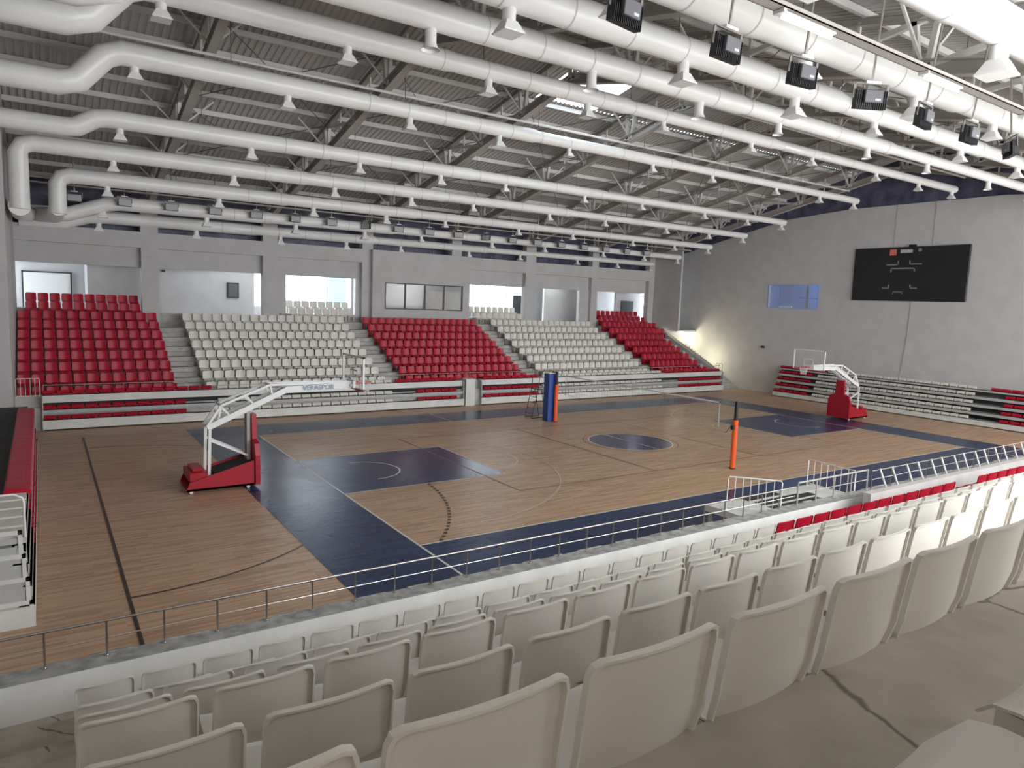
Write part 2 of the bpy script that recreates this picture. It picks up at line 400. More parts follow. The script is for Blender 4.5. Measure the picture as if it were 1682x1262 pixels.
# ---- left wall block beyond the left bleacher, and the outer left wall
lwall = MB(); lwall.box(-12.3, 17.6, 0, XL, 17.9, 14.3).box(-9.0, 17.9, 0, XL, 28.9, 14.5).box(-12.3, 28.2, 0, XL, 28.9, 12.4)
struct(lwall.build('wall_left', M['wall']))
lo = MB(); lo.prism([(-17.6, 0), (17.7, 0), (17.7, 14.2), (7.5, 16.2), (-17.6, 10.9)], 'x', -12.3, -11.98); struct(lo.build('wall_left_outer', M['wall']))
nb = MB(); nb.box(-12.2, -17.7, 0, 37.2, -17.5, 4.9).box(-12.3, -17.7, 9.2, 37.3, -17.5, 11.2)
nb.box(-2.7, -17.5, 0, -2.4, -14.5, 11.4).box(-12.3, -17.7, 4.9, -2.4, -17.5, 9.2)  # unseen divider added to keep gallery daylight off the nearest seats
struct(nb.build('wall_near', M['wall']))

# ---- far wall: columns, beam, lintel panels, clerestory, control room
fw = MB()
ZB0, ZB1 = 8.05, 8.87
COLS = [(-2.87, -2.05), (3.37, 4.20), (9.40, 10.10), (15.75, 16.5), (21.88, 22.74), (28.12, 28.75), (34.25, 34.9)]
for i, (a, b) in enumerate(COLS):
    fw.box(a, YC, 3.6 if i != 3 else ZB1, b, YC + .5, 10.6)
for a, b in ((XL, -2.87), (-2.05, 3.37), (4.20, 9.40), (17.0, 21.88), (22.74, 28.12), (28.75, 34.25)): fw.box(a, YC, ZB0, b, YC + .45, ZB1)
# control room front wall with its window opening
CW = (10.78, 16.48, 5.2, 6.88); YW = 26.95
fw.box(9.95, YW, 3.6, CW[0], YC + .4, ZB1).box(CW[1], YW, 3.6, 17.0, YC + .4, ZB1)
fw.box(CW[0], YW, 3.6, CW[1], YC + .4, CW[2]).box(CW[0], YW, CW[3], CW[1], YC + .4, ZB1)
struct(fw.build('wall_far', M['wall']))
lp = MB(); ZL = 7.03
for a, b in ((XL, -2.87), (-2.05, 3.37), (4.2, 9.4), (17.0, 21.88), (22.74, 28.12), (28.75, 34.25)):
    lp.box(a, YC + .38, ZL, b, YC + .55, ZB0)
lp.box(4.2, YC + .3, 3.6, 4.75, YC + .5, ZL); lp.box(9.1, YC + .3, 3.6, 9.4, YC + .5, ZL)
lp.box(27.2, YC + .3, 3.6, 28.12, YC + .6, ZL)
struct(lp.build('trim_lintel_panels', M['wall']))
bb = MB()
bb.box(-2.05, YC + .2, 3.6, 3.37, YC + .4, 4.62); bb.box(22.74, YC + .2, 3.6, 28.12, YC + .4, 4.62)
struct(bb.build('wall_far_sill', M['step']))
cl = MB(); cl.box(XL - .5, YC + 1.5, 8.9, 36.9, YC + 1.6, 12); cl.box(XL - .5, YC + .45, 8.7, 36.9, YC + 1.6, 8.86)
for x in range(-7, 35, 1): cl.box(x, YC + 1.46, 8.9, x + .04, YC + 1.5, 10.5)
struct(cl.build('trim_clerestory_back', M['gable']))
# gallery corridor behind
YB = 33.0
gw = MB()
gw.box(-10, 27.9, 4.1, 37, 34, 4.32)                # corridor floor
gw.box(-10, 27.8, 8.2, 37, 34, 8.4)                 # corridor ceiling
FW2 = (3.9, 10.9); FW4 = (19.3, 25.6)
gw.box(-10, YB, 4.3, FW2[0], YB + .2, 8.2); gw.box(FW2[1], YB, 4.3, FW4[0], YB + .2, 8.2); gw.box(FW4[1], YB, 4.3, 37, YB + .2, 8.2)
for a, b in (FW2, FW4): gw.box(a, YB, 4.3, b, YB + .2, 5.0); gw.box(a, YB, 7.6, b, YB + .2, 8.2)
gw.box(-5.2, 30.2, 4.3, -5.0, YB, 8.2); gw.box(-5.0, 30.2, 4.3, -1.9, 30.4, 8.2)      # room corner in the leftmost bay
gw.box(-1.9, 31.5, 4.3, 3.9, 31.7, 8.2)
gw.box(9.95, 27.4, 4.3, 10.1, 30, 8.2); gw.box(16.85, 27.4, 4.3, 17.0, 30, 8.2); gw.box(9.95, 30, 4.3, 17, 30.15, 8.2)
gw.box(25.6, 30.0, 4.3, 29.4, 30.2, 8.2); gw.box(33.6, 30.5, 4.3, 36.5, 30.7, 8.2)
struct(gw.build('wall_gallery', M['wall']))
ow = MB(); ow.box(-4, 41, 2, 9.7, 41.2, 6.6); ow.box(18, 45, 2, 40, 45.2, 6.2)
struct(ow.build('wall_outside_building', M['outside_white']))
oc = MB(); oc.box(11.0, 38, 0, 12.4, 39, 14); tag(oc.build('blue_pillar', M['outside_blue']), 'light blue pillar outside the bright left gallery window', 'pillar')
for n_, (a, b) in ((2, FW2), (3, FW4)):
    fr = MB()
    k = 4
    for i in range(k + 1):
        x = a + (b - a) * i / k; fr.box(x - .04, YB + .05, 5.0, x + .04, YB + .13, 7.6)
    fr.box(a, YB + .05, 5.0, b, YB + .13, 5.08).box(a, YB + .05, 7.52, b, YB + .13, 7.6)
    wn = struct(fr.build('window_%d' % n_, M['rail_white']))
    MB().box(a, YB + .08, 5.05, b, YB + .09, 7.55).build('pane', M['glass'], wn)
# control room window
fr = MB(); x0, x1, z0, z1 = CW
fr.box(x0, YW + .02, z0, x1, YW + .12, z0 + .07).box(x0, YW + .02, z1 - .07, x1, YW + .12, z1)
for i in range(5):
    x = x0 + (x1 - x0 - .08) * i / 4; fr.box(x, YW + .01, z0, x + .09, YW + .13, z1)
wn = struct(fr.build('window_4', M['frame_dark']))
MB().box(x0, YW + .06, z0, x1, YW + .07, z1).build('pane', M['glass'], wn)
cbm = MB().box(14.9, 29.3, 4.33, 16.4, 29.9, 6.55).box(15.6, 29.26, 4.4, 15.66, 29.3, 6.5).bevel(.01, 1).build('brown_cabinet', M['brown'])
tag(cbm, 'tall brown cabinet seen through the control room window', 'cabinet')
# doors and things in the gallery
d1 = struct(MB().box(28.9, 32.9, 4.32, 29.9, 33.0, 6.4).build('door_1', M['brown']))
d2 = struct(MB().box(34.2, 30.42, 4.32, 35.6, 30.52, 6.4).build('door_2', M['door_dark']))
d3 = struct(MB().box(24.6, 32.88, 4.32, 25.5, 32.98, 6.5).build('door_3', M['door_dark']))
pv = MB().box(-8.1, 32.82, 4.4, -5.9, 32.95, 6.6).box(-8.0, 32.78, 4.5, -6.0, 32.82, 6.5).build('white_notice_board', M['rail_white']); tag(pv, 'pale framed board on the wall behind the far left red seats', 'board')
MB().box(-8.18, 32.84, 4.34, -8.1, 32.97, 6.68).box(-5.9, 32.84, 4.34, -5.82, 32.97, 6.68).box(-8.18, 32.84, 6.6, -5.82, 32.97, 6.68).build('board_frame', M['frame_dark'], pv)
tv = MB().box(2.25, 31.36, 5.55, 2.95, 31.48, 6.5).bevel(.015).build('black_wall_cabinet', M['black']); tag(tv, 'black cabinet hung on the pale gallery wall above the white seats', 'cabinet')
MB().box(2.33, 31.34, 5.62, 2.87, 31.36, 6.42).build('cabinet_door', M['darkgrey'], tv)
cc = MB().box(-1.35, 31.3, 6.95, -1.2, 31.5, 7.05).tube([(-1.28, 31.22, 6.98), (-1.28, 31.36, 7.0)], .05, 8).build('security_camera', M['black']); tag(cc, 'small black security camera on the pale gallery wall', 'camera')

# ================================================================== FAR STAND (concrete)
def rowY(r): return 20.1 + .9 * r          # back of the seat
def rowZ(r): return .93 + .425 * r         # tread height
FAR_AISLES = [(-2.2, -1.15), (7.9, 9.0), (17.25, 18.35), (27.45, 28.45)]
fs = MB()
for r in range(8):
    y0 = rowY(r) - .72; fs.box(XL, y0, 0, 34.7, y0 + .9 if r < 7 else YC + .3, rowZ(r))
for a, b in FAR_AISLES:
    for r in range(7):
        y1 = rowY(r + 1) - .72; fs.box(a, y1 - .3, rowZ(r), b, y1, rowZ(r) + .21)
# the bays that run further back
for a, b in ((XL, -2.9), (4.4, 9.3), (17.2, 21.8), (28.8, 34.2)):
    for r in (8, 9):
        y0 = rowY(r) - .72; fs.box(a, y0, 0, b, y0 + (.9 if r == 8 else 1.6), rowZ(r))
struct(fs.build('far_stand_terrace', M['step']))
fp = MB(); fp.box(XL, 19.61, 0, 34.7, 19.66, 1.42)
fp.prism([(20.1, 1.0), (20.1, 1.5), (26.4, 4.45), (26.4, 3.9)], 'x', 34.3, 34.7)
struct(fp.build('far_stand_parapet', M['wall_grey']))

# ================================================================== NEAR STAND (concrete)
ns = MB()
NYT = (-13.42, -12.46, -11.54, -10.64, -9.75, -8.91, -8.05, -7.15)
NZT = (4.295, 3.803, 3.415, 2.955, 2.53, 2.085, 1.782)
def nY(k): return NYT[k]
def nZ(k): return NZT[k]
ns.box(-12, -17.5, 3.0, 36.8, nY(0) + .03, 4.736)
for k in range(7):
    ns.box(-12, nY(k) + .03, 0, 36.8, nY(k + 1) + .03, nZ(k))
ns.box(-12, nY(7) + .03, 0, 36.8, -6.0, 1.25)
struct(ns.build('near_stand_terrace', M['concrete']))
pp = MB(); pp.box(-12, -6.0, 1.0, 8.75, -5.70, 1.684)
struct(pp.build('near_parapet_wall', M['parapet_white']))
lg = MB(); lg.box(-12, -5.995, 1.684, 8.75, -5.69, 1.69); lg.box(8.75, -6.42, 1.60, 36.8, -5.69, 1.69)
# ragged mortar edge
x = -9.
while x < 30:
    l = random.uniform(.15, .6); lg.box(x, -5.70, 1.66, x + l, -5.675 + random.uniform(-.01, .015), 1.692 + random.uniform(.0, .012)); x += l + random.uniform(.1, .5)
struct(lg.build('near_parapet_ledge', M['ledge']))
pg = MB(); pg.box(7.75, -6.6, 1.0, 36.8, -6.42, 1.97).box(8.76, -6.42, 1.0, 36.8, -5.62, 1.60)
struct(pg.build('near_parapet_grey', M['wall_grey']))

# ================================================================== ROOF STEEL
def make_truss(x):
    return x
ys_nodes = [27.3, 24.0, 20.7, 17.4, 14.1, 10.8, 7.5, 4.2, .9, -2.4, -5.7, -9.0, -12.3]
for i, x in enumerate(TRX):
    t = thing('roof_truss', 'pale steel roof truss, %s from the left wall' % nth(i + 1), 'truss', (x, 7.5, 0), 0, 'roof trusses')
    def L(y, z): return (0, y - 7.5, z)
    bc = MB(); tcm = MB(); wm = MB()
    for a, b in ((28.0, 7.5), (7.5, -13.0)):
        for off in (-.16, .16): bc.bar(L(a, chord_z(a) + off), L(b, chord_z(b) + off), .30, .035)
        bc.bar(L(a, chord_z(a)), L(b, chord_z(b)), .04, .32)
        for off in (-.09, .09): tcm.bar(L(a, roof_z(a) - .30 + off), L(b, roof_z(b) - .30 + off), .2, .03)
        tcm.bar(L(a, roof_z(a) - .30), L(b, roof_z(b) - .30), .03, .18)
    for n_, y in enumerate(ys_nodes):
        for dy in (-.28, .28): wm.bar(L(y + dy * .4, chord_z(y)), L(y + dy, roof_z(y) - .3), .13, .13, (1, 0, 0))
        if n_ + 1 < len(ys_nodes):
            y2 = ys_nodes[n_ + 1]
            ym = (y + y2) / 2
            if y > 7.5: wm.bar(L(y, roof_z(y) - .35), L(y2, chord_z(y2)), .13, .13, (1, 0, 0))
            else: wm.bar(L(y, chord_z(y)), L(y2, roof_z(y2) - .35), .13, .13, (1, 0, 0))
            wm.bar(L(ym, (chord_z(ym) + chord_z(ym)) / 2), L(ym, roof_z(ym) - .3), .07, .07, (1, 0, 0))
    bc.build('bottom_chord', M['steel_grey'], t); tcm.build('top_chord', M['steel_grey'], t); wm.build('web_members', M['steel_white'], t)
    for y in ys_nodes[1:-1]:
        fb = MB()
        for s_ in (-1, 1):
            fb.bar((0, y - 7.5, chord_z(y) + .05), (s_ * 1.35, y - 7.5 + .0, roof_z(y) - .12), .06, .06)
        fb.build('fly_brace', M['steel_white'], t)
# longitudinal ties and purlins
n_ = 0
y = 28.2
PUR = []
while y > -13:
    PUR.append(y); y -= 1.62
for i, y in enumerate(PUR):
    p = MB(); zz = roof_z(y) - .12
    p.box(-22.8, -.035, -.1, 22.7, .035, .1); p.box(-22.8, -.09, -.11, 22.7, .0, -.09); p.box(-22.8, 0, .09, 22.7, .09, .11)
    o = p.build('roof_purlin', M['steel_white']); o.location = (14.2, y, zz)
    tag(o, 'long pale roof purlin under the deck, %s up from the far eave' % nth(i + 1), 'purlin', 'roof purlins')
for i, y in enumerate((24.0, 17.4, 10.8, 4.2, -2.4, -9.0)):
    o = MB().tube([(-8.3, y, chord_z(y) - .22), (34.6, y, chord_z(y) - .22)], .055, 8).build('tie_pipe', M['steel_white'], None, True)
    tag(o, 'long thin white pipe under the trusses, %s from the far wall' % nth(i + 1), 'pipe', 'roof tie pipes')
# crossed brace rods in the roof plane
n_ = 0
for i in range(len(TRX) - 1):
    for (ya, yb) in ((23.9, 17.5), (17.3, 10.9), (4.2, -2.4)):
        b = MB(); xa, xb = TRX[i], TRX[i + 1]
        b.tube([(xa + .15, ya, roof_z(ya) - .28), (xb - .15, yb, roof_z(yb) - .28)], .018, 5)
        b.tube([(xb - .15, ya, roof_z(ya) - .30), (xa + .15, yb, roof_z(yb) - .30)], .018, 5)
        o = b.build('cross_brace', M['rod'])
        tag(o, 'dark crossed brace rods, %s truss bay from left, %s' % (nth(i + 1), {23.9: 'near the far eave', 17.3: 'on the upper far slope', 4.2: 'on the near slope'}[ya]), 'brace', 'roof brace rods')

# ================================================================== DUCTS
def drad(x):
    for xa, r in ((3.0, .31), (10.2, .28), (18.6, .235)):
        if x < xa: return r
    return .19
DUCTS = [  # y, z
    (27.45, 9.47), (24.5, 9.93), (21.5, 10.6), (18.4, 11.25), (15.3, 11.95), (10.3, 12.9), (4.7, 12.98), (-.3, 12.0), (-3.4, 11.45), (-6.4, 10.85), (-9.6, 10.15)]
NOZ = [-4.75, -.15, 4.4, 8.4, 12.05, 17.15, 21.4, 26.7, 30.8, 34.4]
names = ['farthest', 'second farthest', 'third farthest', 'fourth farthest', 'fifth farthest', 'far one of the two beside the ridge', 'near one of the two beside the ridge', 'fourth nearest', 'third nearest', 'second nearest', 'nearest']
for i, (y, zc) in enumerate(DUCTS):
    t = thing('air_duct', 'long white round air duct, %s of the parallel row' % names[i] if 'one of' not in names[i] else 'long white round air duct, the %s' % names[i], 'duct', (0, y, zc), 0, 'parallel air ducts')
    # left end shapes
    if i in (4, 5, 6, 7):
        pts = [(-11.8, 0, -1.15), (-6.7, 0, -1.15), (-6.25, 0, -1.0), (-5.55, 0, -.18), (-5.1, 0, 0)]
        if i == 4: pts = [(-11.8, 0, -.5), (-6.4, 0, -.5), (-6.1, 0, -.45), (-5.5, 0, -.06), (-5.1, 0, 0)]
    elif i == 3: pts = [(-7.88, 0, -2.5), (-7.88, 0, -.4), (-7.72, 0, -.12), (-7.4, 0, 0)]
    elif i == 2: pts = [(-6.6, 0, -1.65), (-6.6, 0, -.4), (-6.45, 0, -.12), (-6.1, 0, 0)]
    elif i == 1: pts = [(-8.0, 0, -.75), (-6.2, 0, -.72), (-4.6, 0, -.1), (-4.0, 0, 0)]
    elif i == 0: pts = [(-8.1, 0, -.45), (-6.2, 0, -.4), (-5.2, 0, -.05), (-4.6, 0, 0)]
    else: pts = [(-11.8, 0, 0), (-6, 0, 0)]
    rs = [.33 if i < 8 else .31] * len(pts)
    if i in (5, 6): rs = [.36] * len(pts)
    x = pts[-1][0]
    for xb in (2.9, 10.1, 18.5):
        pts += [(xb, 0, 0), (xb + .25, 0, 0)]; rs += [drad(xb), drad(xb + .3)]
    pts.append((34.7, 0, 0)); rs.append(.19)
    MB().tube(pts, rs, 24).build('duct_pipe', M['duct'], t, True)
    x = -3.5
    while x < 26:
        r = drad(x) + .006; MB().tube([(x, 0, 0), (x + .03, 0, 0)], r, 24, False).build('seam_band', M['seam'], t, True); x += 1.55 if x < 12 else 3.1
    if i == 6: 
        for a_, b_ in ((19.2, 20.2), (21.9, 22.5)): MB().tube([(a_, 0, 0), (b_, 0, 0)], .2, 24).build('foil_sleeve', M['duct_shiny'], t, True)['label'] = 'bare shiny foil sleeve'
    for j, x in enumerate(NOZ):
        if i in (0,) and x < -4: pass
        r = drad(x); nz = MB(); sc = 1.0 if x < 9 else .8
        if i in (7,) and j < 9:
            zt = -r * .6; zz = -r - .42 * sc
            pr = [(zt, .125), (zz + .16, .125), (zz + .06, .16), (zz, .21)]
            nz.tube([(x, 0, a) for a, b in pr], [b * sc for a, b in pr], 16, False)
            nz.tube([(x, 0, zz + .05), (x, 0, zz + .055)], .13 * sc, 16)
        else:
            zt = -r * .5; zz = -r - .42 * sc
            nz.tube([(x, 0, zt), (x, 0, -r - .24 * sc)], .125 * sc, 14, False)
            wq = .12 * sc
            nz.frust((x, 0), .21 * sc, .115 * sc, zz + .03, -r - .20 * sc)
            nz.frust((x, 0), .22 * sc, .22 * sc, zz, zz + .03)
        nz.build('air_nozzle', M['duct'], t, True)
    for x in [v + .5 for v in TRX[:-1]]:
        MB().tube([(x, 0, drad(x)), (x, 0, roof_z(y) - zc - .2)], .012, 5).build('hanger_rod', M['rod'], t)
pl = MB().tube([(-7.9, 18.4, 8.85), (-7.9, 21.5, 8.9), (-7.7, 24.5, 9.1)], .36, 20).tube([(-6.6, 21.5, 9.2), (-6.7, 23, 9.0), (-7.3, 24.4, 9.1)], .34, 20).build('duct_manifold', M['duct'], None, True)
tag(pl, 'white duct manifold joining the dropping ducts in the far left corner', 'duct')

# ================================================================== FLOODLIGHTS, TRAYS, TUBES
def flood_parts(t, lit_face, ph=2.82):
    # casing faces -y side: back with driver box; lens on +y
    c = MB().box(-.30, -.05, -.33, .30, .05, .0)
    for k in range(16): x = -.285 + k * .038; c.box(x - .004, -.075, -.335, x + .004, -.05, -.02)
    casing = c.build('casing', M['black'], t)
    MB().box(-.17, -.14, -.235, .17, -.075, -.02).bevel(.01, 1).build('driver_box', M['darkgrey'], t)
    MB().box(.03, -.142, -.20, .13, -.140, -.165).build('rating_label', M['lens'], t)
    MB().box(-.27, .05, -.31, .27, .056, -.02).build('lens', M['lens'], t)
    MB().bar((-.315, 0, -.15), (-.315, 0, .1), .02, .05).bar((.315, 0, -.15), (.315, 0, .1), .02, .05).bar((-.315, 0, .1), (.315, 0, .1), .05, .02).build('yoke', M['rod'], t)
    MB().box(-.14, -.07, .1, .14, .07, .14).build('mount_plate', M['rail_white'], t)
    MB().tube([(0, 0, .12), (0, 0, ph)], .022, 8).build('hanging_pole', M['chrome'], t, True)
nx = [.62, 2.56, 4.55, 6.55, 8.55, 10.5, 12.45]
proto = None
for i, x in enumerate([-.75, 1.3, 3.2, 5.25, 7.2, 9.15, 11.15]):
    lab = 'black floodlight on a pole in the near overhead row, %s from left' % nth(i + 1)
    rz = [.15, .05, -.1, -.5, .1, .0, .7][i]
    if proto is None:
        proto = thing('floodlight', lab, 'floodlight', (x, -7.2, 9.95), rz, 'near row of floodlights'); flood_parts(proto, True)
        o = proto
    else: o = copy_tree(proto, (x, -7.2, 9.95), rz, lab)
    o.rotation_euler = (R(6), 0, rz + (PI if i == 6 else 0))
for i in range(19):
    x = -5.9 + 2.02 * i
    lab = 'small black floodlight in the far overhead row, %s from left' % nth(i + 1)
    if i == 0: proto2 = thing('floodlight', lab, 'floodlight', (x, 23.9, 10.1), PI, 'far row of floodlights'); flood_parts(proto2, True, 2.3); continue
    o = copy_tree(proto2, (x, 23.9, 10.1), random.choice((-.1, 0, .25, -1.1 if i % 4 == 3 else .1)) + PI, lab, 'far row of floodlights')
def tray(y, z, label):
    t = MB(); t.box(-8, y - .1, z, 34.4, y + .1, z + .015).box(-8, y - .1, z, 34.4, y - .085, z + .07).box(-8, y + .085, z, 34.4, y + .1, z + .07)
    o = t.build('cable_tray', M['steel_grey']); tag(o, label, 'cable tray')
tray(-8.0, 10.13, 'grey cable tray carrying tube lights along the near ducts')
tray(23.2, 10.35, 'grey cable tray above the far row of floodlights')
tproto = None
for i, x in enumerate((1.45, 5.5, 9.6, 13.7)):
    lab = 'lit white tube light under the near cable tray, %s from left' % nth(i + 1)
    if tproto is None:
        tproto = thing('tube_light', lab, 'tube light', (x, -8.0, 10.1), 0, 'tube lights on the tray')
        MB().box(0, -.07, -.03, 1.25, .07, .0).box(-.06, -.09, -.03, 0, .09, .02).build('fixture_body', M['steel_white'], tproto)
        MB().tube([(.03, 0, -.06), (1.22, 0, -.06)], .03, 10).build('tube', M['tube'], tproto, True)
    else: copy_tree(tproto, (x, -8.0, 10.1), 0, lab)

# ================================================================== SEATS
def rr_map(u, v, hw, hh, r):
    x, z_ = u * hw, v * hh
    ax, az = abs(x) - (hw - r), z_ - (hh - r)
    if ax > 0 and az > 0:
        h = math.hypot(ax, az)
        if h > 1e-9:
            s_ = max(ax, az) / h; ax *= s_; az *= s_
        x = math.copysign(hw - r + ax, x); z_ = hh - r + az
    return x, z_
def seat_back(nx_=14, nz_=10, mat_=None, name='backrest'):
    """stadium seat shell, y forward; the sitting surface in front, a turned rim behind"""
    mb = MB(); bm = mb.bm; hw, hh = .222, .185
    g = []
    for j in range(nz_ + 1):
        row = []
        for i in range(nx_ + 1):
            # denser sampling near edges and top corners
            u = -1 + 2 * i / nx_; v = -1 + 2 * j / nz_
            x, z_ = rr_map(u, v, hw, hh, .034)
            tt = (z_ + hh) / (2 * hh)
            if tt < .35: x *= 1 - .07 * ((.35 - tt) / .35) ** 2
            y = .024 * (x / hw) ** 2 - .045 * tt ** 1.3 + .045 * max(0, .3 - tt) / .3 * .5
            row.append(bm.verts.new((x, y, z_ + .405 + hh)))
        g.append(row)
    for j in range(nz_):
        for i in range(nx_): bm.faces.new((g[j][i], g[j][i + 1], g[j + 1][i + 1], g[j + 1][i]))
    bm.normal_update(); bmesh.ops.solidify(bm, geom=bm.faces[:], thickness=.005)
    # turned rim: perimeter strip behind the shell
    per = [g[0][i] for i in range(nx_ + 1)] + [g[j][nx_] for j in range(1, nz_ + 1)] + [g[nz_][i] for i in range(nx_ - 1, -1, -1)] + [g[j][0] for j in range(nz_ - 1, 0, -1)]
    pc = [v.co.copy() for v in per]; n = len(pc); c = Vector((0, 0, .405 + hh))
    def inset(p, d):
        q = p - c; k = Vector((max(0, abs(q.x) - d) * (1 if q.x > 0 else -1), 0, max(0, abs(q.z) - d) * (1 if q.z > 0 else -1)))
        return Vector((c.x + k.x, p.y, c.z + k.z))
    a = [bm.verts.new(p + Vector((0, .004, 0))) for p in pc]
    b = [bm.verts.new(p + Vector((0, -.017, 0))) for p in pc]
    d = [bm.verts.new(inset(p, .008) + Vector((0, -.017, 0))) for p in pc]
    e = [bm.verts.new(inset(p, .010) + Vector((0, .0, 0))) for p in pc]
    for A, B in ((a, b), (b, d), (d, e)):
        for i in range(n): bm.faces.new((A[i], A[(i + 1) % n], B[(i + 1) % n], B[i]))
    return mb
def seat_pan():
    mb = MB(); bm = mb.bm; nx_, ny_ = 10, 9; g = []
    for j in range(ny_ + 1):
        row = []
        for i in range(nx_ + 1):
            u = -1 + 2 * i / nx_; t = j / ny_
            wd = .205 + .015 * math.sin(t * PI)
            if t > .85: wd -= .05 * ((t - .85) / .15) ** 2
            y = .03 + t * .40; z_ = .412 + .018 * u * u + .012 * t
            if t > .82: z_ -= .06 * ((t - .82) / .18) ** 2
            row.append(bm.verts.new((u * wd, y, z_)))
        g.append(row)
    for j in range(ny_):
        for i in range(nx_): bm.faces.new((g[j][i], g[j][i + 1], g[j + 1][i + 1], g[j + 1][i]))
    bm.normal_update(); bmesh.ops.solidify(bm, geom=bm.faces[:], thickness=.006)
    for s_ in (-1, 1): mb.bar((s_ * .20, .05, .40), (s_ * .20, .38, .41), .012, .035)
    mb.prism([(-.02, .33), (.06, .40), (.05, .412), (-.03, .41)], 'x', -.2, .2)
    return mb
def seat_bracket():
    mb = MB()
    for s_ in (-1, 1):
        mb.bar((s_ * .15, .02, .395), (s_ * .15, .34, .395), .03, .03)
        mb.bar((s_ * .15, .02, .395), (s_ * .15, -.0, .12), .03, .03)
        mb.bar((s_ * .15, .28, .39), (s_ * .15, .0, .16), .025, .025)
        mb.box(s_ * .15 - .035, -.02, .06, s_ * .15 + .035, 0.0, .24)
    mb.bar((-.2, .03, .38), (.2, .03, .38), .03, .03)
    return mb
def far_seat(white):
    """smaller copy of the same seat for the far stand, one mesh"""
    mb = MB(); bm = mb.bm; hw, hh = .225, .185; nx_, nz_ = 6, 4; g = []
    for j in range(nz_ + 1):
        row = []
        for i in range(nx_ + 1):
            u = -1 + 2 * i / nx_; v = -1 + 2 * j / nz_
            x, z_ = rr_map(u, v, hw, hh, .05); tt = (z_ + hh) / (2 * hh)
            row.append(bm.verts.new((x, .05 * (x / hw) ** 2 - .035 * tt, z_ + .40 + hh)))
        g.append(row)
    for j in range(nz_):
        for i in range(nx_): bm.faces.new((g[j][i], g[j][i + 1], g[j + 1][i + 1], g[j + 1][i]))
    g = []
    for j in range(5):
        row = []
        for i in range(5):
            u = -1 + i / 2; t = j / 4
            row.append(bm.verts.new((u * .215, .02 + t * .4, .41 + .015 * u * u - (.075 if j == 4 else 0))))
        g.append(row)
    for j in range(4):
        for i in range(4): bm.faces.new((g[j][i], g[j][i + 1], g[j + 1][i + 1], g[j + 1][i]))
    bm.normal_update(); bmesh.ops.solidify(bm, geom=bm.faces[:], thickness=.012)
    mb.box(-.17, .0, .05, -.13, .3, .40); mb.box(.13, .0, .05, .17, .3, .40)
    return mb

back_w = seat_back().mesh('backrest', M['white_seat'], True); pan_w = seat_pan().mesh('seat_pan', M['white_seat'], True)
back_r = seat_back().mesh('backrest', M['red_seat'], True); pan_r = seat_pan().mesh('seat_pan', M['red_seat'], True)
brk = seat_bracket().mesh('bracket', M['bracket'])
ROWN = {-1: 'row beside the viewer', 0: 'nearest row', 1: 'second nearest row', 2: 'third nearest row', 3: 'fourth nearest row', 4: 'fifth nearest row', 5: 'sixth nearest row', 6: 'front row at parapet'}
def near_seat(k, i, x, red, yy=None):
    c = 'red' if red else 'white'
    lab = '%s seat in the near stand, %s, %s from its left end' % (c, ROWN[k], nth(i + 1))
    t = thing(c + '_stadium_seat', lab, 'seat', (x + random.uniform(-.006, .006), nY(k) if yy is None else yy, nZ(k) if yy is None else 4.766), 0, c + ' seats of the near stand')
    link('backrest', back_r if red else back_w, t); link('seat_pan', pan_r if red else pan_w, t); link('bracket', brk, t)
LIM = {0: -2.9, 1: .0, 2: 2.8, 3: 5.6, 4: 8.4, 5: 10.4, 6: 12.6}
for k in range(7):
    x = -7.13 + .018 * k; i = 0
    while x < LIM[k]:
        red = (k == 6 and x > 2.2) or (k == 5 and x > 3.9)
        if not (k >= 5 and 8.2 < x < 9.0): near_seat(k, i, x, red)
        i += 1; x += .5
for i, x in enumerate((-6.26, -5.76)): near_seat(-1, i, x, False, -14.49)

fw_me = far_seat(True).mesh('seat', M['white_seat'], True); fr_me = far_seat(False).mesh('seat', M['red_seat'], True)
def far_block(xa, xb, rows, red, bname, skip=()):
    n = int(round((xb - xa) / .5)); pitch = (xb - xa) / n
    for r in rows:
        for i in range(n):
            if (r, i) in skip: continue
            c = 'red' if red else 'white'
            o = link(c + '_stadium_seat', fr_me if red else fw_me)
            o.location = (xa + pitch * (i + .5), rowY(r), rowZ(r)); o.rotation_euler = (0, 0, PI)
            tag(o, '%s seat, %s, %s row up, %s from its left end' % (c, bname, nth(r + 1), nth(i + 1)), 'seat', '%s seats of the %s' % (c, bname))
far_block(-8.3, -2.3, range(8), True, 'leftmost far block')
far_block(-8.0, -2.95, (8, 9), True, 'leftmost far block')
far_block(-1.1, 7.9, range(8), False, 'left white far block')
far_block(4.85, 8.85, (8, 9), False, 'left white far block')
far_block(9.05, 17.2, range(8), True, 'middle red far block')
far_block(28.5, 33.5, range(6), True, 'rightmost far block')
far_block(28.5, 34.4, (6, 7), True, 'rightmost far block')
far_block(28.9, 34.0, (8, 9), True, 'rightmost far block')
